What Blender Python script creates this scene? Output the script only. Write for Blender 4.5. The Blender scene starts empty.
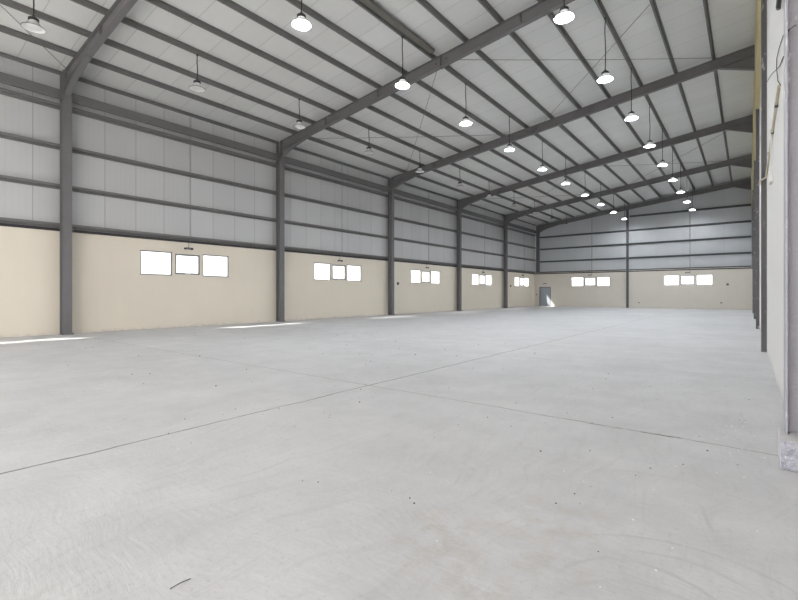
import bpy, bmesh, math, random
from mathutils import Vector
random.seed(7)
S = bpy.context.scene
C = S.collection

# ------------------------------------------------------------------ dimensions (metres)
BAY = 9.318
F = [5.30, 14.80, 24.18, 33.50, 42.90, 51.85]      # portal frames along the hall
YB = -9.5                                             # unseen hall front behind the camera, left open to admit daylight
YE = 52.0                                             # far cladding plane
XL, XR = -20.0, 0.382                                  # side wall planes
BLK = 3.93                                            # top of the plastered block wall
def zt(x): return 12.0 + 0.123 * x                    # top of the rafters
SL = 0.123
PUR = [-1.2 - 1.436 * k for k in range(13)]           # purlin lines
ORD = ['first', 'second', 'third', 'fourth', 'fifth', 'sixth', 'seventh', 'eighth', 'ninth', 'tenth',
       'eleventh', 'twelfth', 'thirteenth', 'fourteenth']

# ------------------------------------------------------------------ mesh helpers
class MB:
    def __init__(self): self.bm = bmesh.new()
    def hexa(self, p):
        v = [self.bm.verts.new(q) for q in p]
        for f in ((0,3,2,1),(4,5,6,7),(0,1,5,4),(1,2,6,5),(2,3,7,6),(3,0,4,7)):
            self.bm.faces.new([v[i] for i in f])
        return self
    def box(self, x0, x1, y0, y1, z0, z1, sx=0.0):
        """box; sx = extra z per metre of x (roof slope)"""
        a, b = sx * x0, sx * x1
        return self.hexa([(x0,y0,z0+a),(x1,y0,z0+b),(x1,y1,z0+b),(x0,y1,z0+a),
                          (x0,y0,z1+a),(x1,y0,z1+b),(x1,y1,z1+b),(x0,y1,z1+a)])
    def prism(self, pts, axis, a, b):
        """polygon pts in the plane across axis, extruded from a to b"""
        def P(u, v, w):
            return {'x': (w,u,v), 'y': (u,w,v), 'z': (u,v,w)}[axis]
        A = [self.bm.verts.new(P(u,v,a)) for u, v in pts]
        B = [self.bm.verts.new(P(u,v,b)) for u, v in pts]
        n = len(pts)
        self.bm.faces.new(A); self.bm.faces.new(B[::-1])
        for i in range(n):
            self.bm.faces.new((A[i], B[i], B[(i+1) % n], A[(i+1) % n]))
        return self
    def tube(self, pts, r, n=8):
        pts = [Vector(p) for p in pts]
        rings = []
        up = None
        for i, p in enumerate(pts):
            t = (pts[min(i+1, len(pts)-1)] - pts[max(i-1, 0)]).normalized()
            if up is None:
                up = t.orthogonal().normalized()
            else:
                up = (up - t * up.dot(t)).normalized()
            w = t.cross(up)
            rings.append([self.bm.verts.new(p + (up*math.cos(2*math.pi*k/n) + w*math.sin(2*math.pi*k/n))*r) for k in range(n)])
        for a, b in zip(rings, rings[1:]):
            for k in range(n):
                self.bm.faces.new((a[k], a[(k+1) % n], b[(k+1) % n], b[k]))
        self.bm.faces.new(rings[0][::-1]); self.bm.faces.new(rings[-1])
        return self
    def lathe(self, prof, cx=0, cy=0, n=32, axis='z', cz=0, closed=False):
        rings = []
        for r, z in prof:
            ring = []
            for k in range(n):
                a = 2*math.pi*k/n
                u, v = r*math.cos(a), r*math.sin(a)
                q = {'z': (cx+u, cy+v, cz+z), 'x': (cx+z, cy+u, cz+v), 'y': (cx+u, cy+z, cz+v)}[axis]
                ring.append(self.bm.verts.new(q))
            rings.append(ring)
        for a, b in zip(rings, rings[1:]):
            for k in range(n):
                self.bm.faces.new((a[k], a[(k+1) % n], b[(k+1) % n], b[k]))
        if closed: return self
        if prof[0][0] > 1e-6: self.bm.faces.new(rings[0][::-1])
        if prof[-1][0] > 1e-6: self.bm.faces.new(rings[-1])
        return self
    def build(self, name, mat, parent=None, smooth=False, bevel=0.0):
        bmesh.ops.remove_doubles(self.bm, verts=self.bm.verts, dist=1e-6)
        bmesh.ops.recalc_face_normals(self.bm, faces=self.bm.faces)
        me = bpy.data.meshes.new(name)
        self.bm.to_mesh(me); self.bm.free()
        me.materials.append(mat)
        if smooth:
            for p in me.polygons: p.use_smooth = True
        o = bpy.data.objects.new(name, me); C.objects.link(o)
        if parent: o.parent = parent
        if smooth:
            m = o.modifiers.new('edges', 'EDGE_SPLIT'); m.split_angle = math.radians(40)
        if bevel:
            m = o.modifiers.new('bevel', 'BEVEL'); m.width = bevel; m.segments = 2; m.limit_method = 'ANGLE'
        return o

def tag(o, label, cat, group=None):
    o['label'] = label; o['category'] = cat
    if group: o['group'] = group
    return o
def thing(name, label, cat, loc=(0,0,0), group=None):
    o = bpy.data.objects.new(name, None); C.objects.link(o)
    o.location = loc; o.empty_display_size = 0.2
    return tag(o, label, cat, group)
def struct(o):
    o['kind'] = 'structure'; return o
def copy_tree(o, parent=None):
    c = o.copy(); C.objects.link(c); c.parent = parent
    for ch in list(o.children): copy_tree(ch, c)
    return c

# ------------------------------------------------------------------ materials
def new_mat(name):
    m = bpy.data.materials.new(name); m.use_nodes = True
    nt = m.node_tree
    return m, nt, nt.nodes['Principled BSDF']
def N(nt, typ, **kw):
    n = nt.nodes.new(typ)
    for k, v in kw.items():
        if k in ('operation', 'data_type', 'blend_type', 'noise_dimensions', 'feature', 'interpolation_type', 'clamp'): setattr(n, k, v)
        else: n.inputs[k].default_value = v
    return n
def M(nt, op, a, b=None, c=None, clamp=False):
    n = nt.nodes.new('ShaderNodeMath'); n.operation = op; n.use_clamp = clamp
    for i, v in enumerate((a, b, c)):
        if v is None: continue
        if isinstance(v, (int, float)): n.inputs[i].default_value = v
        else: nt.links.new(v, n.inputs[i])
    return n.outputs[0]
def mix(nt, fac, a, b):
    n = nt.nodes.new('ShaderNodeMix'); n.data_type = 'RGBA'
    for i, v in ((0, fac), (6, a), (7, b)):
        if isinstance(v, (int, float)): n.inputs[i].default_value = v
        elif isinstance(v, tuple): n.inputs[i].default_value = (*v, 1) if len(v) == 3 else v
        else: nt.links.new(v, n.inputs[i])
    return n.outputs[2]
def pos(nt):
    g = nt.nodes.new('ShaderNodeNewGeometry')
    s = nt.nodes.new('ShaderNodeSeparateXYZ'); nt.links.new(g.outputs['Position'], s.inputs[0])
    return g.outputs['Position'], s.outputs[0], s.outputs[1], s.outputs[2]
def objco(nt):
    g = nt.nodes.new('ShaderNodeTexCoord')
    return g.outputs['Object']
def scaled(nt, vec, sc, rot=(0,0,0)):
    mp = nt.nodes.new('ShaderNodeMapping'); mp.inputs['Scale'].default_value = sc; mp.inputs['Rotation'].default_value = rot
    nt.links.new(vec, mp.inputs[0]); return mp.outputs[0]
def noise(nt, vec, scale, detail=4, rough=.55):
    n = N(nt, 'ShaderNodeTexNoise', Scale=scale, Detail=detail, Roughness=rough)
    nt.links.new(vec, n.inputs['Vector']); return n.outputs['Fac']
def rng(nt, v, a, b, lo=0.0, hi=1.0):
    n = N(nt, 'ShaderNodeMapRange'); n.clamp = True
    nt.links.new(v, n.inputs[0])
    for i, q in zip((1,2,3,4), (a,b,lo,hi)): n.inputs[i].default_value = q
    return n.outputs[0]
def bump(nt, b, h, strength, dist=0.01):
    n = N(nt, 'ShaderNodeBump', Strength=strength, Distance=dist)
    nt.links.new(h, n.inputs['Height']); nt.links.new(n.outputs[0], b.inputs['Normal'])

def plain(name, col, rough=.5, metal=0.0, var=.08, scale=6.0):
    m, nt, b = new_mat(name)
    n = noise(nt, objco(nt), scale)
    dark = tuple(c*(1-var) for c in col); lite = tuple(min(1, c*(1+var)) for c in col)
    nt.links.new(mix(nt, n, dark, lite), b.inputs['Base Color'])
    b.inputs['Roughness'].default_value = rough; b.inputs['Metallic'].default_value = metal
    return m

def steel_mat(name, col, scuff=0.0):
    m, nt, b = new_mat(name)
    P, x, y, z = pos(nt)
    n = noise(nt, P, 2.2, 5, .6); n2 = noise(nt, P, 30, 3)
    c = mix(nt, n, tuple(v*.82 for v in col), tuple(v*1.18 for v in col))
    c = mix(nt, M(nt, 'MULTIPLY', rng(nt, n2, .5, .75), .25), c, tuple(v*1.5 for v in col))
    if scuff:
        s = noise(nt, scaled(nt, P, (9, 9, 3.2)), 1.0, 5, .65)
        s2 = noise(nt, P, .9, 2)
        f = M(nt, 'MULTIPLY', rng(nt, s, .60, .66), rng(nt, s2, .42, .6))
        c = mix(nt, M(nt, 'MULTIPLY', f, scuff), c, (.72, .72, .74))
    nt.links.new(c, b.inputs['Base Color'])
    b.inputs['Roughness'].default_value = .55; b.inputs['Metallic'].default_value = 0.0
    return m
STEEL = steel_mat('grey primed steel', (.160, .154, .158))
PURL = steel_mat('dull galvanised purlin', (.165, .163, .158))
GIRT = steel_mat('dark girt steel', (.175, .171, .170))
STEELR = steel_mat('scuffed steel daylight tint', (.40, .39, .43), scuff=.9)  # scuffs are wear; the pale violet is daylight put into the base colour
STEELR2 = steel_mat('scuffed grey steel', (.21, .205, .21), scuff=1.0)
GIRTE = steel_mat('dark blue grey girt', (.085, .09, .098))
BOLT = plain('dark bolt steel', (.05, .045, .045), .5)
ROD = plain('grey brace rod', (.17, .165, .16), .45)
BLACK = plain('black cable', (.02, .02, .021), .5)

def cladding(name, col, pitch, off, axis='y', ribs=6, ks=.5, kr=.08):
    m, nt, b = new_mat(name)
    P, x, y, z = pos(nt)
    u = {'x': x, 'y': y}[axis]
    t = M(nt, 'FRACT', M(nt, 'DIVIDE', M(nt, 'SUBTRACT', u, off - 100*pitch), pitch))
    e = M(nt, 'MINIMUM', t, M(nt, 'SUBTRACT', 1.0, t))              # distance to a panel joint, in pitches
    seam = rng(nt, e, .006, .016, 1, 0)
    tr = M(nt, 'FRACT', M(nt, 'MULTIPLY', t, ribs))
    rib = rng(nt, M(nt, 'ABSOLUTE', M(nt, 'SUBTRACT', tr, .5)), .40, .48)
    idx = M(nt, 'FLOOR', M(nt, 'DIVIDE', M(nt, 'SUBTRACT', u, off - 100*pitch), pitch))
    w = N(nt, 'ShaderNodeTexWhiteNoise'); w.noise_dimensions = '1D'; nt.links.new(idx, w.inputs['W'])
    n = noise(nt, P, .8, 4)
    fac = M(nt, 'ADD', M(nt, 'MULTIPLY', w.outputs['Value'], .5), M(nt, 'MULTIPLY', n, .5))
    c = mix(nt, fac, tuple(v*.94 for v in col), tuple(v*1.05 for v in col))
    c = mix(nt, M(nt, 'MULTIPLY', rib, kr), c, tuple(v*.55 for v in col))
    c = mix(nt, M(nt, 'MULTIPLY', seam, ks), c, tuple(v*.3 for v in col))
    nt.links.new(c, b.inputs['Base Color'])
    b.inputs['Roughness'].default_value = .45
    bump(nt, b, M(nt, 'SUBTRACT', 1.0, M(nt, 'ADD', M(nt, 'MULTIPLY', rib, .4), seam)), .35, .006)
    return m
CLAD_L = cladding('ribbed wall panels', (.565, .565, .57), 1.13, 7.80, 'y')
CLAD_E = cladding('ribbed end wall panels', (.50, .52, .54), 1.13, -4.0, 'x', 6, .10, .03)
ROOF = cladding('pale roof panels', (.70, .705, .69), 1.12, 9.58, 'y', 3, .34, .035)

def plaster(name, col, var=.05):
    m, nt, b = new_mat(name)
    P, x, y, z = pos(nt)
    n = noise(nt, P, .5, 4); n2 = noise(nt, scaled(nt, P, (3, 3, .6)), 1.0, 4)
    f = M(nt, 'ADD', M(nt, 'MULTIPLY', n, .6), M(nt, 'MULTIPLY', n2, .4))
    c = mix(nt, f, tuple(v*(1-var*1.5) for v in col), tuple(min(1, v*(1+var)) for v in col))
    low = M(nt, 'MULTIPLY', rng(nt, z, .02, .14, 1, 0), rng(nt, noise(nt, P, 5, 3), .35, .65))   # patchy darker tone towards the foot
    c = mix(nt, M(nt, 'MULTIPLY', low, .45), c, (.42, .39, .35))
    nt.links.new(c, b.inputs['Base Color'])
    b.inputs['Roughness'].default_value = .8
    bump(nt, b, noise(nt, P, 18, 4), .12, .01)
    return m
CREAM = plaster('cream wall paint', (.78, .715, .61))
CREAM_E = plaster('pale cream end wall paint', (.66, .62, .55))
WHITE = plaster('white wall board', (.76, .755, .74), .02)
FOAM = plaster('yellowed foam', (.62, .54, .30), .10)
FLASH = plain('black flashing', (.035, .030, .033), .5)
ALU = plain('grey aluminium', (.20, .20, .21), .4)
DOORM = plain('grey painted steel door', (.30, .33, .37), .45)
DOORF = plain('dark door frame', (.12, .12, .125), .5)
WPLAST = plain('white plastic', (.75, .74, .72), .4)
BEIGE = plain('beige conduit plastic', (.62, .55, .42), .5)
HOUSE = plain('dark lamp housing', (.045, .045, .047), .45)
GRITD = plain('dark grit', (.09, .08, .07), .9)
GRITW = plain('white chips', (.85, .85, .84), .8)
RUST = plain('rusty mud', (.28, .18, .12), .9)

def glass_mat():
    m, nt, b = new_mat('window glass')
    nt.nodes.remove(b)
    t = nt.nodes.new('ShaderNodeBsdfTransparent'); t.inputs[0].default_value = (.74, .75, .75, 1)
    g = nt.nodes.new('ShaderNodeBsdfGlossy'); g.inputs['Roughness'].default_value = .02
    n = noise(nt, objco(nt), 2.0)
    k = rng(nt, n, 0, 1, .03, .06)
    mx = nt.nodes.new('ShaderNodeMixShader')
    nt.links.new(k, mx.inputs[0]); nt.links.new(t.outputs[0], mx.inputs[1]); nt.links.new(g.outputs[0], mx.inputs[2])
    nt.links.new(mx.outputs[0], nt.nodes['Material Output'].inputs[0])
    return m
GLASS = glass_mat()

def lit_mat(name, col, strength):
    m, nt, b = new_mat(name)
    n = noise(nt, objco(nt), 5.0)
    nt.links.new(mix(nt, n, tuple(c*.95 for c in col), col), b.inputs['Emission Color'])
    b.inputs['Base Color'].default_value = (.9, .9, .9, 1)
    b.inputs['Emission Strength'].default_value = strength
    return m
LIT = lit_mat('glowing lamp bell', (.90, .95, 1.0), .16)
LIT.cycles.emission_sampling = 'NONE'
LITD = lit_mat('glowing lamp lens', (.92, .96, 1.0), 165.0)
def acrylic():
    m, nt, b = new_mat('clear prismatic acrylic')
    v = N(nt, 'ShaderNodeTexNoise', Scale=14.0, Detail=2.0); nt.links.new(objco(nt), v.inputs['Vector'])
    nt.links.new(mix(nt, v.outputs['Fac'], (.80, .80, .79), (.97, .97, .96)), b.inputs['Base Color'])
    b.inputs['Roughness'].default_value = .18
    b.inputs['Transmission Weight'].default_value = .1
    b.inputs['IOR'].default_value = 1.3
    return m
ACR = acrylic()

def floor_mat():
    m, nt, b = new_mat('dusty concrete floor')
    P, x, y, z = pos(nt)
    big = noise(nt, P, .22, 5, .6); mid = noise(nt, P, 1.3, 6, .65)
    fine = noise(nt, P, 30, 5, .75)
    # trowel and broom strokes: noise stretched along slowly bending directions
    warp = N(nt, 'ShaderNodeTexNoise', Scale=.5, Detail=2.0); nt.links.new(P, warp.inputs['Vector'])
    vm = nt.nodes.new('ShaderNodeVectorMath'); vm.operation = 'MULTIPLY_ADD'
    nt.links.new(warp.outputs['Color'], vm.inputs[0]); vm.inputs[1].default_value = (1.4, 1.4, 0); nt.links.new(P, vm.inputs[2])
    st = noise(nt, scaled(nt, vm.outputs[0], (5, 30, 1), (0, 0, .9)), 1.0, 4, .6)
    st2 = noise(nt, scaled(nt, vm.outputs[0], (16, 1.5, 1), (0, 0, .35)), 1.0, 4, .6)
    f = M(nt, 'ADD', M(nt, 'MULTIPLY', big, .45), M(nt, 'MULTIPLY', mid, .55))
    c = mix(nt, rng(nt, f, .36, .64), (.525, .525, .535), (.665, .662, .672))
    c = mix(nt, M(nt, 'MULTIPLY', rng(nt, st, .52, .70), .24), c, (.72, .715, .71))
    c = mix(nt, M(nt, 'MULTIPLY', rng(nt, st2, .52, .68), .22), c, (.44, .435, .43))
    c = mix(nt, M(nt, 'MULTIPLY', rng(nt, fine, .54, .68), .42), c, (.42, .41, .40))
    # brownish dirt patches where the floor was worked
    for cx, cy, r, k in ((-1.52, 2.36, .42, .75), (-.98, 2.95, .55, .55), (-1.05, 2.02, .25, .6), (-.85, 2.45, .3, .5), (-1.35, 2.1, .3, .45), (-9.0, 2.8, 2.2, .3)):
        dx = M(nt, 'SUBTRACT', x, cx); dy = M(nt, 'SUBTRACT', y, cy)
        d = M(nt, 'SQRT', M(nt, 'ADD', M(nt, 'MULTIPLY', dx, dx), M(nt, 'MULTIPLY', dy, dy)))
        msk = M(nt, 'MULTIPLY', rng(nt, d, r*.25, r, 1, 0), rng(nt, noise(nt, P, 5.5, 5, .7), .42, .66))
        c = mix(nt, M(nt, 'MULTIPLY', msk, k), c, (.47, .43, .385))
    # faint curved drag marks
    for cx, cy, r, a0, wd, k in ((-.24, 2.37, .76, .50, .02, .45), (-.40, 2.38, .40, .55, .022, .5), (-.30, 2.14, .45, .45, .025, .45),
                                 (-.27, 2.47, .49, .30, .02, .4), (-.48, 3.38, .83, .55, .03, .25), (-3.1, 2.91, 2.97, .35, .02, .3)):
        dx = M(nt, 'SUBTRACT', x, cx); dy = M(nt, 'SUBTRACT', y, cy)
        d = M(nt, 'SQRT', M(nt, 'ADD', M(nt, 'MULTIPLY', dx, dx), M(nt, 'MULTIPLY', dy, dy)))
        line = rng(nt, M(nt, 'ABSOLUTE', M(nt, 'SUBTRACT', M(nt, 'ADD', d, M(nt, 'MULTIPLY', M(nt, 'SUBTRACT', mid, .5), .10)), r)), 0, wd, 1, 0)
        ends = rng(nt, M(nt, 'ABSOLUTE', dx) if cx > -3 else M(nt, 'ABSOLUTE', M(nt, 'SUBTRACT', dy, .6)), a0*.6, a0*1.3, 1, 0)
        up = rng(nt, dy, 0, .1) if cx > -3 else rng(nt, dx, 0, .1)
        c = mix(nt, M(nt, 'MULTIPLY', M(nt, 'MULTIPLY', line, M(nt, 'MULTIPLY', ends, up)), M(nt, 'MULTIPLY', rng(nt, mid, .35, .6), k)), c, (.38, .375, .37))
    # dark pits and specks
    vo = N(nt, 'ShaderNodeTexVoronoi', Scale=2.3); nt.links.new(P, vo.inputs['Vector'])
    pit = M(nt, 'MULTIPLY', rng(nt, vo.outputs['Distance'], .018, .05, 1, 0), rng(nt, noise(nt, P, .6, 2), .5, .6))
    c = mix(nt, M(nt, 'MULTIPLY', pit, .75), c, (.20, .19, .175))
    # saw-cut joints of the slab
    wob = M(nt, 'MULTIPLY', M(nt, 'SUBTRACT', noise(nt, P, 1.4, 5), .5), .13)
    wear = noise(nt, P, 2.6, 4, .7)
    def joint(c, u, at, half, k):
        d = M(nt, 'ABSOLUTE', M(nt, 'SUBTRACT', M(nt, 'ADD', u, wob), at))
        l = M(nt, 'MULTIPLY', rng(nt, d, half, half*2.4, 1, 0), rng(nt, wear, .30, .55, .45, 1))
        return mix(nt, M(nt, 'MULTIPLY', l, k), c, (.17, .165, .155)), l
    lines = []
    for u, at, h, k in ((x, -4.87, .009, .85), (y, 5.42, .0065, .62), (y, 10.05, .010, .3), (y, 14.7, .015, .2), (x, -9.9, .012, .18)):
        c, l = joint(c, u, at, h, k); lines.append(l)
    # the transverse joint has crumbled open near the right wall
    d = M(nt, 'ABSOLUTE', M(nt, 'SUBTRACT', M(nt, 'ADD', y, M(nt, 'MULTIPLY', wob, 1.4)), 5.42))
    cr = M(nt, 'MULTIPLY', M(nt, 'MULTIPLY', rng(nt, d, .012, .04, 1, 0), rng(nt, x, -2.2, -1.1)), rng(nt, wear, .42, .56))
    cr = M(nt, 'MULTIPLY', cr, rng(nt, x, -.6, -.2, 1, 0))
    c = mix(nt, M(nt, 'MULTIPLY', cr, .85), c, (.11, .105, .10))
    nt.links.new(c, b.inputs['Base Color'])
    nt.links.new(rng(nt, mid, .3, .7, .62, .78), b.inputs['Roughness'])
    b.inputs['Specular IOR Level'].default_value = .35
    h = M(nt, 'ADD', M(nt, 'MULTIPLY', fine, .35), M(nt, 'ADD', M(nt, 'MULTIPLY', st, .6), M(nt, 'MULTIPLY', st2, .4)))
    bump(nt, b, M(nt, 'SUBTRACT', h, M(nt, 'MULTIPLY', lines[0], .6)), .22, .02)
    return m
FLOOR = floor_mat()

def concrete(name, a, bcol, dust=None):
    m, nt, b = new_mat(name)
    P, x, y, z = pos(nt)
    n = noise(nt, P, 26, 5, .7); n2 = noise(nt, P, 70, 3, .7)
    c = mix(nt, rng(nt, n, .35, .66), a, bcol)
    c = mix(nt, M(nt, 'MULTIPLY', rng(nt, n2, .58, .68), .7), c, (.80, .80, .82))
    if dust:                                            # screed splashed over the top and the side that faces the hall
        g = nt.nodes.new('ShaderNodeNewGeometry'); q = nt.nodes.new('ShaderNodeSeparateXYZ'); nt.links.new(g.outputs['True Normal'], q.inputs[0])
        f = M(nt, 'MAXIMUM', rng(nt, q.outputs[2], .5, .8), rng(nt, q.outputs[0], -.8, -.5, 1, 0))
        c = mix(nt, M(nt, 'MULTIPLY', f, rng(nt, n, .3, .5, .75, 1)), c, dust)
    nt.links.new(c, b.inputs['Base Color']); b.inputs['Roughness'].default_value = .85
    bump(nt, b, n, .5, .02)
    return m
PLINTH = concrete('rough plinth concrete', (.26, .26, .31), (.52, .52, .58), (.62, .615, .62))
GROUND = concrete('yard concrete', (.15, .148, .145), (.20, .197, .19))

# ------------------------------------------------------------------ the shell
o = MB().box(XL - .25, XR + .25, YB, YE + .1, -.25, 0).build('floor', FLOOR); struct(o)
o = MB().box(-90, 80, -90, YB, -.30, -.02).box(-90, XL - .25, YB, 130, -.30, -.02).box(XL - .25, 80, YE + .1, 130, -.30, -.02).build('ground', GROUND)
struct(o)
o = MB().box(XL - .25, XR + .25, YB, YE + .1, 12.172, 12.272, SL).build('ceiling', ROOF); struct(o)

def holes_boxes(mb, u0, u1, holes, put, ztop):
    """wall between u0 and u1 with rectangular openings (a, b, z0, z1)"""
    u = u0
    for a, b, z0, z1 in sorted(holes):
        put(u, a, 0, ztop)
        if z0 > 0: put(a, b, 0, z0)
        put(a, b, z1, ztop)
        u = b
    put(u, u1, 0, ztop)

def panes(c):
    return [(c-2.02, c-.70, 2.29, 3.33), (c-.57, c+.57, 2.36, 3.27), (c+.70, c+2.02, 2.29, 3.33)]
LW = [.48, 9.98, 19.48, 29.0, 38.47, 47.98]
EW = [-13.72, -4.65]

mb = MB(); hl = [h for c in LW for h in panes(c)]
holes_boxes(mb, YB, YE - .02, hl, lambda a, b, z0, z1: mb.box(XL - .12, XL, a, b, z0, z1), BLK)
wl = struct(mb.build('wall_left', CREAM))
o = MB().prism([(YB, BLK), (YE, BLK), (YE, zt(XL) + .2), (YB, zt(XL) + .2)], 'x', XL - .06, XL - .005).build('cladding', CLAD_L, wl)
o['label'] = 'grey ribbed metal panels above the cream wall'
MB().box(XL - .005, XL + .03, YB, 51.69, 3.80, 3.90).build('flashing', FLASH, wl)['label'] = 'black flashing strip'

DX0, DX1, DZ = -19.42, -18.08, 2.27
YW = 51.70
mb = MB(); hl = [h for c in EW for h in panes(c)] + [(DX0, DX1, 0, DZ)]
holes_boxes(mb, XL + .001, XR - .001, hl, lambda a, b, z0, z1: mb.box(a, b, YW, YW + .2, z0, z1), BLK)
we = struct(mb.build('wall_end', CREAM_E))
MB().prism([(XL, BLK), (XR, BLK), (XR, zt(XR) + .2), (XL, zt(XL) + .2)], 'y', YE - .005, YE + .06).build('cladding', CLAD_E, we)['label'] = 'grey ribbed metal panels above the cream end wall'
MB().box(XL + .03, XR, YW - .03, YW, 3.78, 3.88).build('flashing', FLASH, we)['label'] = 'black flashing strip'

wr = struct(MB().box(XR, XR + .2, YB, YE, 0, 9.3).build('wall_right', WHITE))
MB().prism([(.225, 9.3), (XR + .2, 9.3), (XR + .2, zt(XR) + .2), (.225, zt(.225) + .2)], 'y', 15.0, YE).build('foam_strip', FOAM, wr)['label'] = 'yellowed insulation strip under the roof edge'
MB().prism([(XR, 9.3), (XR + .2, 9.3), (XR + .2, zt(XR) + .25), (XR, zt(XR) + .2)], 'y', YB, 15.0).build('upper_board', WHITE, wr)
# unseen header behind the camera, added to keep sun off the near floor
struct(MB().prism([(XL - .2, 7.6), (XR + .2, 7.6), (XR + .2, zt(XR) + .2), (XL - .2, zt(XL) + .2)], 'y', YB - .15, YB).build('wall_front_added', CREAM))

# ------------------------------------------------------------------ windows and door
def make_window(n, c, along):
    root = struct(bpy.data.objects.new('window_%d' % n, None)); C.objects.link(root)
    root.location = (XL, c, 2.3) if along == 'y' else (c, YW, 2.3)
    for k, (a, b, z0, z1) in enumerate(panes(0)):
        z0 -= 2.3; z1 -= 2.3
        t = .05 if k != 1 else .07
        fr, gl = MB(), MB()
        def put(m, u0, u1, d0, d1, q0, q1):
            if along == 'y': m.box(-d1, -d0, u0, u1, q0, q1)
            else: m.box(u0, u1, d0, d1, q0, q1)
        d0, d1 = .025, .075
        put(fr, a, b, d0, d1, z0, z0 + t); put(fr, a, b, d0, d1, z1 - t, z1)
        put(fr, a, a + t, d0, d1, z0 + t, z1 - t); put(fr, b - t, b, d0, d1, z0 + t, z1 - t)
        f_ = fr.build('frame', ALU, root)
        put(gl, a + t, b - t, .055, .062, z0 + t, z1 - t); gl.build('pane', GLASS, f_)
        if k == 1:
            la = MB(); put(la, -.12, .12, .0, .03, z0 + .01, z0 + .05); la.build('latch', WPLAST, f_)['label'] = 'small white latch'
    return root
for i, c in enumerate(LW): make_window(i + 1, c, 'y')
for i, c in enumerate(EW): make_window(len(LW) + i + 1, c, 'x')

dr = struct(bpy.data.objects.new('door_1', None)); C.objects.link(dr); dr.location = (DX0, YW, 0)
w = DX1 - DX0
MB().box(0, .07, .0, .14, 0, DZ).box(w - .07, w, .0, .14, 0, DZ).box(.07, w - .07, .0, .14, DZ - .07, DZ).build('door_frame', DOORF, dr)
lf = MB().box(.07, w - .07, .05, .10, .01, DZ - .07).build('door_leaf', DOORM, dr)
lf['label'] = 'grey painted steel leaf'
MB().tube([(.20, .05, 1.02), (.20, -.01, 1.02), (.34, -.01, 1.02)], .012).build('handle', ALU, lf)

# ------------------------------------------------------------------ steel columns
BAYN = ['nearest the camera', 'second from the camera', 'third from the camera', 'fourth from the camera', 'fifth from the camera']
def make_column(label, h, flange, group, loc, mat, depth, inward=1, bolts=True, width=.26):
    """I section standing on a base plate; its inner flange looks along +x (inward=1) or -x"""
    root = thing('steel_column', label, 'column', loc, group)
    s = inward
    def bx(m, x0, x1, y0, y1, z0, z1):
        a, b = sorted((s*x0, s*x1)); return m.box(a, b, y0, y1, z0, z1)
    hw = width/2
    m = MB(); bx(m, depth - flange, depth, -hw, hw, .02, h); bx(m, 0, flange, -hw, hw, .02, h); bx(m, flange, depth - flange, -.006, .006, .02, h)
    if not bolts:
        m.bm.free(); m = MB(); bx(m, 0, depth - flange, -.006, .006, 0, h); m.build('web', mat, root)
        m = MB(); bx(m, depth - flange, depth, -hw, hw, 0, h); m.build('flange', mat, root); return root
    m.build('shaft', mat, root)
    m = MB(); bx(m, -.02, depth + .05, -hw - .03, hw + .03, 0, .02); m.build('base_plate', mat, root)
    for yy in (-hw - .012, hw + .012):
        m = MB(); m.lathe([(0, .02), (.017, .02), (.017, .045), (.009, .045), (.009, .07), (0, .07)], s*(depth + .03), yy, 8)
        m.build('anchor_bolt', BOLT, root)
    return root
GL, GR = 'steel columns along the left wall', 'steel columns along the right wall'
proto = make_column('grey steel column on the left wall, ' + BAYN[0], 9.60, .014, GL, (-19.83, F[0], 0), STEEL, .33, width=.29)
for i in range(1, 5):
    c = copy_tree(proto); c.location.y = F[i]
    c['label'] = 'grey steel column on the left wall, ' + BAYN[i]
c = make_column('grey corner column where left and end walls meet, showing above the cream wall', 9.62, .014, GL, (-19.84, F[5] + .02, 0), STEEL, .34)
protoR = make_column('scuffed steel column on the right wall, close to the camera on a concrete plinth', 11.6, .014, GR, (XR - .002, F[0] + .05, .25), STEELR, .118, -1, False, .26)
for i in range(1, 6):
    h = 12.0
    if i == 1: cR = make_column('', 11.95, .014, GR, (XR - .002, F[1], 0), STEELR2, .116, -1, False, .26)
    else: cR = copy_tree(c1); cR.location = (XR - .002, F[i], 0)
    if i == 1: c1 = cR
    cR['label'] = ['', 'scuffed steel column just past the white wall panel on the right', 'grey right wall column at the third roof rafter',
                   'grey right wall column at the fourth roof rafter', 'grey right wall column at the fifth roof rafter', 'grey corner column at right end of the far wall'][i]
pl = tag(MB().box(.218, XR - .004, 4.99, 5.50, 0, .25).build('concrete_plinth', PLINTH, bevel=.012), 'rough speckled concrete plinth under the nearest right column', 'plinth')

gp = thing('wind_post', 'slim dark steel post standing in the middle of the far end wall', 'post', (-9.95, 51.51, 0))
MB().box(-.10, .10, -.12, -.108, .02, 10.3).box(-.10, .10, .108, .12, .02, 10.3).box(-.005, .005, -.108, .108, .02, 10.3).build('shaft', GIRTE, gp)
MB().box(-.14, .14, -.15, .135, 0, .02).build('base_plate', STEEL, gp)

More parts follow.
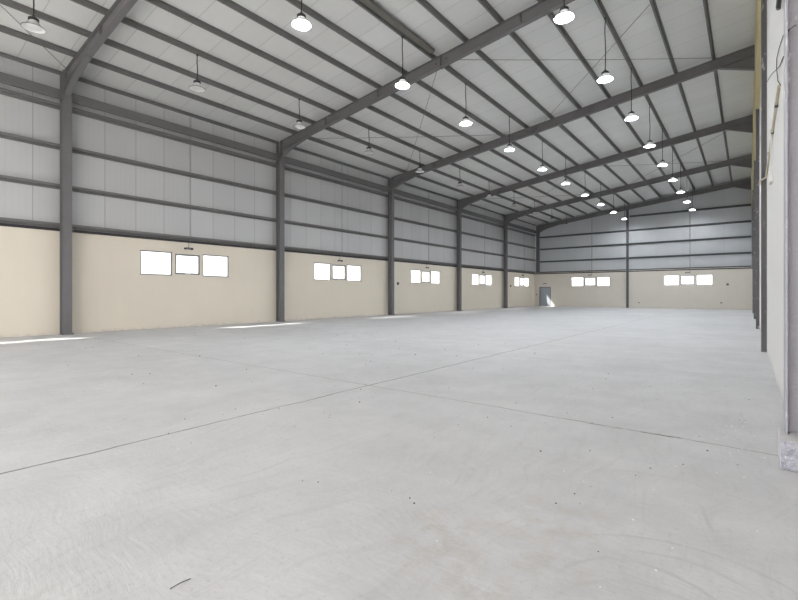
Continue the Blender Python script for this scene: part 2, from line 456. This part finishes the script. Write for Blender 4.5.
# ------------------------------------------------------------------ rafters
def make_rafter(y, label, end=False):
    root = thing('roof_rafter', label, 'rafter', (-19.49, y, zt(-19.49)), 'sloping rafters under the roof')
    L = .24 - (-19.49); d = .44; hw = .10; t = .014
    x0, x1 = 0.0, L - .006
    def zz(x): return SL * x
    def slope(m, a, b, lo, hi, w):
        m.prism([(a, zz(a)+lo), (b, zz(b)+lo), (b, zz(b)+hi), (a, zz(a)+hi)], 'y', -w, w)
    m = MB(); slope(m, x0, x1, -t, 0, hw); slope(m, x0, x1, -d, -d+t, hw); slope(m, x0, x1, -d+t, -t, .006)
    m.build('beam', STEEL, root)
    # left haunch: tapering gusset below the beam
    e = 2.15
    m = MB(); m.prism([(.016, zz(.016)-d), (e, zz(e)-d), (.75, -.50), (.016, -.84)], 'y', -.006, .006)
    m.prism([(.016, -.84), (.75, -.50), (e, zz(e)-d-.002), (e, zz(e)-d-.018), (.75, -.518), (.016, -.86)], 'y', -hw, hw)
    m.build('haunch', STEEL, root)
    # right haunch
    q = x1 - .016
    a = L - 1.25
    m = MB(); m.prism([(q, zz(q)-d), (a, zz(a)-d), (q, zz(q)-1.02)], 'y', -.006, .006)
    m.prism([(a, zz(a)-d-.002), (q, zz(q)-1.02), (q, zz(q)-1.036), (a, zz(a)-d-.018)], 'y', -hw, hw)
    m.build('haunch', STEEL, root)
    # end plates bolted to the columns
    p = MB().box(.0, .016, -hw-.01, hw+.01, -.90, -.0).build('end_plate', STEEL, root)
    if not end:
        for zb in (-.14, -.26, -.52, -.66, -.78):
            for s in (-1, 1):
                MB().lathe([(0, 0), (.018, 0), (.018, .02), (0, .02)], .016, s*.062, 6, 'x', zb).build('bolt', BOLT, p)
    MB().box(x1 - .016, x1, -hw-.01, hw+.01, zz(x1)-1.05, zz(x1)-.005).build('end_plate', STEEL, root)
    for xs in (-16.1, -12.75, -6.2, -3.3):
        u = xs + 19.49
        MB().box(u-.005, u+.005, -hw+.004, hw-.004, zz(u)-.32, zz(u)-t).build('stiffener', STEEL, root)
    u = -9.5 + 19.49
    s = MB().box(u-.014, u+.014, -hw-.004, hw+.004, zz(u)-d-.04, zz(u)+.0).build('splice_plate', STEEL, root)
    if not end:
        for du in (-.24, .24):
            MB().lathe([(0, 0), (.03, 0), (.03, -.02), (0, -.02)], u+du, -.006, 8, 'y', zz(u+du)-.2).build('bolt', BOLT, s)
    return root
RL = ['grey steel rafter springing from the nearest left column, top left', 'long grey steel rafter from the second left column up through the top edge',
      'grey steel rafter third from the camera, spanning to the right wall', 'grey steel rafter fourth from the camera', 'grey steel rafter fifth from the camera, last before the end wall',
      'dark grey rafter lying against the far end wall']
r1 = None
for i in range(6):
    if i in (0, 5) or r1 is None:
        r = make_rafter(F[i], RL[i], i == 5)
        if i == 1: r1 = r
    else:
        r = copy_tree(r1); r.location.y = F[i]; r['label'] = RL[i]

# ------------------------------------------------------------------ purlins, eave strut, girts
def zsec(m, y0, y1):
    """Z purlin along y, bottom at z = 0, leaning with the roof"""
    t = .005
    m.box(-t/2, t/2, y0, y1, 0, .168)
    m.box(-.06, -t/2, y0, y1, 0, t, SL); m.box(-.06, -.055, y0, y1, t, .022)
    m.box(t/2, .06, y0, y1, .158, .158 + t, SL)
    return m
p0 = None
for k, x in enumerate(PUR):
    lab = ('lowest' if k == 12 else ORD[12-k]) + ' grey roof purlin counted up from the left eave beam'
    if k == 0: lab = 'topmost grey roof purlin, nearest the right wall'
    if p0 is None:
        p0 = zsec(MB(), YB, YE - .03).build('roof_purlin', PURL); p = p0
    else:
        p = p0.copy(); C.objects.link(p)
    p.location = (x, 0, zt(x) + .002)
    tag(p, lab, 'purlin', 'purlins under the roof panels')
m = MB().box(-.0025, .0025, YB, YE - .03, 0, .19).box(-.0025, .09, YB, YE - .03, 0, .006).box(-.0025, .09, YB, YE - .03, .184, .19).box(.085, .09, YB, YE - .03, .006, .03)
o = m.build('eave_beam', GIRT); o.location = (-19.97, 0, 9.555)
tag(o, 'dark eave beam running along the top of the left wall', 'beam')

def girt(axis, a, b, name, label, group, loc, mat=GIRT):
    """Z girt: web flat, one flange up at the room side, one down at the cladding"""
    m = MB(); t = .006; D = .195
    def bx(u0, u1, z0, z1):       # u = distance from the cladding plane into the room
        if axis == 'y': m.box(u0, u1, a, b, z0, z1)
        else: m.box(a, b, -u1, -u0, z0, z1)
    bx(0, D, -t/2, t/2); bx(D - t, D, t/2, .085); bx(D - .025, D - t, .079, .085); bx(0, t, -.085, -t/2); bx(t, .022, -.085, -.079)
    o = m.build(name, mat); o.location = loc
    return tag(o, label, 'girt', group)
GLW = 'girts along the left wall'
for k, z in enumerate((3.99, 5.42, 6.88, 8.36)):
    girt('y', YB, YW - .02, 'wall_girt', ['bottom girt of the left wall, just above the black flashing', 'second girt up on the left wall', 'third girt up on the left wall',
         'top girt of the left wall, under the deep strut'][k], GLW, (XL, 0, z))
GEW = 'girts across the far end wall'
for k, z in enumerate((3.97, 5.24, 6.71, 8.13)):
    girt('x', -19.45, .24, 'wall_girt', ['bottom girt of the far end wall, on the cream wall', 'second girt up on the far end wall', 'third girt up on the far end wall',
         'fourth girt up on the far end wall'][k], GEW, (0, YE - .006, z), GIRTE)
girt('x', -9.84, .24, 'wall_girt', 'short top girt of the end wall, right of the post', GEW, (0, YE - .006, 9.62), GIRTE)

# deep strut from column to column under the left eave
for i in range(6):
    y0 = (F[i-1] if i else YB) + (.008 if i else 0); y1 = F[i] - .008
    def mk(a, b):
        root = thing('eave_strut', '', 'strut', (-19.68, a, 8.58), 'deep struts between the left columns')
        L = b - a
        MB().box(-.004, .004, 0, L, 0, .34).box(-.07, -.004, 0, L, .334, .34).box(-.07, -.004, 0, L, 0, .006).build('channel', STEEL, root)
        MB().box(.004, .012, .0, .09, -.02, .36).build('cleat', STEEL, root); MB().box(.004, .012, L - .09, L, -.02, .36).build('cleat', STEEL, root)
        return root
    s = mk(y0, y1)
    s['label'] = ['deep grey strut left of the nearest left column', 'deep grey strut between the first and second left columns', 'deep grey strut between the second and third left columns',
                  'deep grey strut between the third and fourth left columns', 'deep grey strut between the fourth and fifth left columns', 'deep grey strut between the fifth left column and the corner'][i]

# cable tray beside the purlin that carries the middle row of lamps
ct = thing('cable_tray', 'open grey cable tray beside the middle lamp row, stopping at a rafter', 'cable tray', (-9.62, YB, zt(-9.62) + .01))
MB().box(-.12, .12, 0, 14.35 - YB, 0, .004).box(-.12, -.116, 0, 14.35 - YB, .004, .10).box(.116, .12, 0, 14.35 - YB, .004, .10).build('trough', plain('dull tray steel', (.15, .142, .125), .5), ct)
MB().box(-.10, .06, 14.35 - YB, 14.40 - YB, .0, .09).build('end_cap', HOUSE, ct)
st = tag(MB().box(-9.72, -9.50, 14.98, 15.45, zt(-9.6) + .01, zt(-9.6) + .11).build('cable_box', HOUSE), 'small black box on the purlin just beyond the second rafter', 'box')

# ------------------------------------------------------------------ roof bracing rods
def rod(a, b, label):
    A = Vector(a); B = Vector(b); mid = (A + B)/2
    root = thing('brace_rod', label, 'brace rod', A, 'diagonal roof bracing rods')
    d = B - A
    MB().tube([(0,0,0), d*.25 - Vector((0,0,.03)), d*.5 - Vector((0,0,.045)), d*.75 - Vector((0,0,.03)), d], .011, 6).build('rod', ROD, root, True)
    n = d.normalized()
    for q in (n*.0, d - n*.22):
        MB().tube([q, q + n*.22], .022, 6).build('turnbuckle', ROD, root, True)
def rp(x, y, dz=-.22): return (x, y, zt(x) + dz)
names = {(0, 1): 'before the third rafter', (1, 2): 'x', (3, 4): 'y'}
rod(rp(-19.3, F[0] - .01, -.10), rp(-9.5, F[0] - BAY, -.2), 'thin brace rod rising from the top of the nearest left column')
for i, w in ((1, 'between the second and third rafters'), (3, 'between the fourth and fifth rafters')):
    y0, y1 = F[i] + .01, F[i+1] - .01
    rod(rp(-9.6, y0), rp(-18.4, y1), 'brace rod %s, lower half, leaning towards the left wall' % w)
    rod(rp(-18.2, y0, -.30), rp(-9.8, y1, -.30), 'brace rod %s, lower half, leaning towards the ridge' % w)
    rod(rp(-9.3, y0), rp(-.35, y1, -.26), 'brace rod %s, upper half, running nearly level in view' % w)
    rod(rp(-.4, y0, -.34), rp(-9.3, y1, -.30), 'brace rod %s, upper half, steeply slanting in view' % w)

# ------------------------------------------------------------------ high-bay pendant lamps
def make_lamp(x, y, zc, lit):
    zb = zc - .13                                              # rim of the bell
    root = thing('pendant_lamp', '', 'lamp', (x, y, zb))
    top = zt(x) + .002 - zb
    MB().tube([(0, 0, .35), (.012, .004, .35 + (top-.35)*.35), (-.01, -.004, .35 + (top-.35)*.7), (0, 0, top - .05)], .016, 8).build('hanging_cable', BLACK, root, True)
    MB().box(-.03, .03, -.02, .02, top - .06, top).build('hook', HOUSE, root)
    MB().lathe([(0, .205), (.09, .205), (.125, .215), (.125, .262), (.10, .285), (.04, .30), (.03, .36), (0, .36)], n=28).build('housing', HOUSE, root, True)
    outer = [(.09, .205), (.105, .195), (.12, .165), (.145, .12), (.185, .075), (.235, .032), (.265, .01), (.275, 0)]
    inner = [(r - .006, z) for r, z in reversed(outer)]
    bell = MB().lathe(outer + inner[:-1] + [(.084, .20), outer[0]], n=40, closed=True)
    bell.build('reflector', LIT if lit else ACR, root, True)['label'] = 'glowing white bell' if lit else 'clear unlit bell'
    MB().lathe([(0, .02), (.19, .03), (.18, .045), (0, .04)], n=16).build('lens', LITD if lit else ACR, root, True)
    MB().lathe([(.268, -.004), (.279, -.004), (.279, .008), (.268, .008), (.268, -.004)], n=40, closed=True).build('rim', ALU, root, True)
    return root
LY = [3.45, 8.10, 12.72, 17.30, 21.88, 26.60, 31.0, 35.6, 40.2, 44.8, 49.4]
rows = [(PUR[10], 8.97, False, LY, 'unlit clear bell lamp in the row beside the left wall'),
        (PUR[6], 9.13, True, LY[1:], 'glowing bell lamp in the middle row'),
        (PUR[2], 9.38, True, LY[2:], 'glowing bell lamp in the row nearest the right wall')]
for x, zc, lit, ys, txt in rows:
    first = None
    for i, y in enumerate(ys):
        if first is None: r = first = make_lamp(x, y, zc, lit)
        else: r = copy_tree(first); r.location.y = y
        r['label'] = txt + (', nearest the camera' if i == 0 else ', nearest the far end' if i == len(ys)-1 else ', %s from the camera' % ORD[i])
        r['group'] = {PUR[10]: 'unlit lamps by the left wall', PUR[6]: 'lit lamps in the middle row', PUR[2]: 'lit lamps in the right row'}[x]

# ------------------------------------------------------------------ small fittings
def exit_light(loc, wall, label):
    root = thing('emergency_light', label, 'emergency light', loc, 'emergency lights over the openings')
    def P(u, d, z): return (d, u, z) if wall == 'l' else (u, -d, z)
    def bx(u0, u1, d0, d1, z0, z1):
        m = MB()
        return m.box(d0, d1, u0, u1, z0, z1) if wall == 'l' else m.box(u0, u1, -d1, -d0, z0, z1)
    bx(-.10, .10, .0, .05, -.045, .045).build('body', ALU, root)
    for s in (-1, 1):
        m = MB().tube([P(s*.11, .05, .0), P(s*.19, .11, -.02)], .045, 10)
        m.build('lamp_head', HOUSE, root, True)
def conduit(pts, r, mat, label):
    o = MB().tube(pts, r, 8).build('conduit', mat, None, True)
    return tag(o, label, 'conduit', 'thin conduits feeding the emergency lights')
WN = ['', 'the nearest left window', 'the second left window', 'the third left window', 'the fourth left window', 'the left window by the corner']
for i, c in enumerate(LW):
    if i == 0: continue
    exit_light((XL, c, 3.54), 'l', 'small twin head emergency light over ' + WN[i])
    conduit([(XL + .02, c + .02, 3.59), (XL + .02, c + .02, 3.74), (XL + .22, c + .02, 3.86), (XL + .22, c + .02, 9.50)], .011, ALU, 'thin grey conduit dropping to the light over ' + WN[i])
for c, t in zip(EW, ('the end wall window left of the post', 'the end wall window right of the post')):
    exit_light((c, YW, 3.54), 'e', 'small twin head emergency light over ' + t)
    conduit([(c + .2, YW - .03, 3.59), (c + .2, YW - .03, 3.68), (c + .2, YW - .065, 3.75), (c + .2, YW - .065, zt(c) - .5)], .024, ROD, 'grey conduit running down to ' + t)
exit_light((-18.75, YW, 2.66), 'e', 'small twin head emergency light over the grey door')
def socket(loc, wall, label, s=.06, mat=HOUSE):
    root = thing('wall_box', label, 'wall box', loc, 'small boxes on the cream walls')
    if wall == 'l':
        MB().box(0, .05, -s, s, -s, s).build('box', mat, root); MB().box(.05, .058, -s*.8, s*.8, -s*.8, s*.8).build('cover', HOUSE, root)
    else:
        MB().box(-s, s, -.05, 0, -s, s).build('box', mat, root); MB().box(-s*.8, s*.8, -.058, -.05, -s*.8, s*.8).build('cover', HOUSE, root)
socket((XL, 25.35, 2.22), 'l', 'small black box on the cream wall right of the third left column', .09)
socket((XL, 44.85, 2.30), 'l', 'small black box on the cream wall beside the fifth left column', .10)
socket((-19.75, YW, 1.38), 'e', 'small switch box beside the grey door in the corner', .06)
socket((-1.5, YW, 2.35), 'e', 'small black box on the end wall, right of its right window', .09)
socket((-1.99, YW, .62), 'e', 'small low socket near the right end of the end wall', .055)
socket((-8.9, YW, .55), 'e', 'small low socket right of the end wall post', .055)

# fittings on the right wall
cw = thing('hanging_wire', 'thin black loose wire drooping across the white right wall', 'wire', (XR, 5.8, 4.1))
def rel(l, pts): return [tuple(Vector(p) - Vector(l)) for p in pts]
L0 = (XR, 5.8, 4.1)
MB().tube(rel(L0, [(.335, 5.32, 3.90), (.285, 5.15, 3.80), (.30, 6.0, 4.13), (.368, 7.78, 4.92), (.37, 8.9, 5.22), (.37, 9.53, 5.34), (.37, 9.6, 5.2), (.37, 9.2, 4.85), (.37, 8.44, 4.5)]), .0055, 6).build('wire', BLACK, cw, True)
MB().tube(rel(L0, [(.37, 7.78, 4.64), (.37, 8.5, 4.82), (.37, 9.23, 5.06), (.37, 11.5, 5.85), (.37, 14.3, 6.74)]), .007, 6).build('loose_end', BLACK, cw, True)
hk = tag(MB().tube([(.345, 7.9, 5.75), (.34, 7.95, 5.56), (.33, 8.1, 5.48), (.34, 8.3, 5.55), (.345, 8.35, 5.8)], .03, 8).build('cable_loop', BLACK, None, True), 'short black cable loop at the top edge beside the nearest right column', 'cable')
cd = thing('wall_conduit', 'beige conduit running along the white right wall to the scuffed column', 'conduit', (XR, 9, 4.3))
L1 = (XR, 9, 4.3)
MB().tube(rel(L1, [(.358, 8.6, 4.55), (.358, 10.55, 4.54), (.358, 14.1, 4.42), (.358, 14.5, 4.42), (.24, 14.62, 4.38), (.24, 15.2, 4.38)]), .02, 10).build('pipe', BEIGE, cd, True)
for yy in (9.4, 10.9, 12.6): MB().box(-.045, 0, yy-9-.02, yy-9+.02, .2, .28).build('clip', HOUSE, cd)
wb = thing('wall_socket', 'white socket box with a short drop pipe on the right wall', 'socket', (XR, 11.37, 3.76))
MB().box(-.06, 0, -.16, .16, -.10, .10).build('box', WPLAST, wb, bevel=.01)
MB().tube([(-.03, 0, .10), (-.03, -.3, .75)], .014, 8).build('pipe', WPLAST, wb, True)

# floor debris
tw = tag(MB().tube([(-2.30, 1.055, .006), (-2.30, 1.11, .010), (-2.295, 1.16, .008)], .0025, 6).build('wire_scrap', HOUSE, None, True), 'short dark bent scrap of wire lying on the floor at lower left', 'scrap')
def grit(name, mat, spots, label):
    m = MB()
    for x, y, s in spots:
        h = s*random.uniform(.4, .8); a = random.uniform(0, 3.14)
        pts = [(x + s*math.cos(a + 6.283*k/5)*random.uniform(.6, 1), y + s*math.sin(a + 6.283*k/5)*random.uniform(.6, 1)) for k in range(5)]
        m.prism(pts, 'z', 0, h)
    o = m.build(name, mat); o['kind'] = 'stuff'; return tag(o, label, 'grit')
R = random.uniform
sp = [(R(-6, 0.1), R(2.2, 9), R(.004, .010)) for _ in range(90)] + [(R(-18, -4), R(3, 13), R(.006, .018)) for _ in range(90)]
grit('floor_grit', GRITD, sp, 'scattered dark grit and crumbs over the concrete floor')
sp = [(R(-.28, .15), R(4.4, 6.9), R(.004, .010)) for _ in range(32)] + [(R(-5, .1), R(2, 9), R(.003, .008)) for _ in range(50)]
grit('white_chips', GRITW, sp, 'scattered white plaster chips on the floor, mostly by the right wall')

# ------------------------------------------------------------------ light
W = bpy.data.worlds.new('sky'); S.world = W; W.use_nodes = True
bg = W.node_tree.nodes['Background']; bg.inputs[0].default_value = (1.0, .985, .98, 1); bg.inputs[1].default_value = 2.7
sd = bpy.data.lights.new('sun', 'SUN'); sd.energy = 10.0; sd.angle = math.radians(.6); sd.color = (1, .96, .90)
so = bpy.data.objects.new('sun', sd); C.objects.link(so); so.location = (-40, -40, 50)
so.rotation_euler = Vector((.78, .96, -1.0)).to_track_quat('-Z', 'Y').to_euler()

# ------------------------------------------------------------------ camera
cd_ = bpy.data.cameras.new('camera'); cam = bpy.data.objects.new('camera', cd_); C.objects.link(cam)
fpx = 445.0
cd_.sensor_width = 36; cd_.lens = fpx / 798 * 36; cd_.shift_y = -6.5 / 798; cd_.clip_end = 300; cd_.clip_start = .05
cam.location = (0, 0, 1.5); cam.rotation_euler = (math.pi/2, 0, math.atan(349 / fpx))
S.camera = cam

S.view_settings.view_transform = 'Standard'; S.view_settings.look = 'None'
S.view_settings.exposure = 1.0; S.view_settings.gamma = 1.0; S.view_settings.use_curve_mapping = False
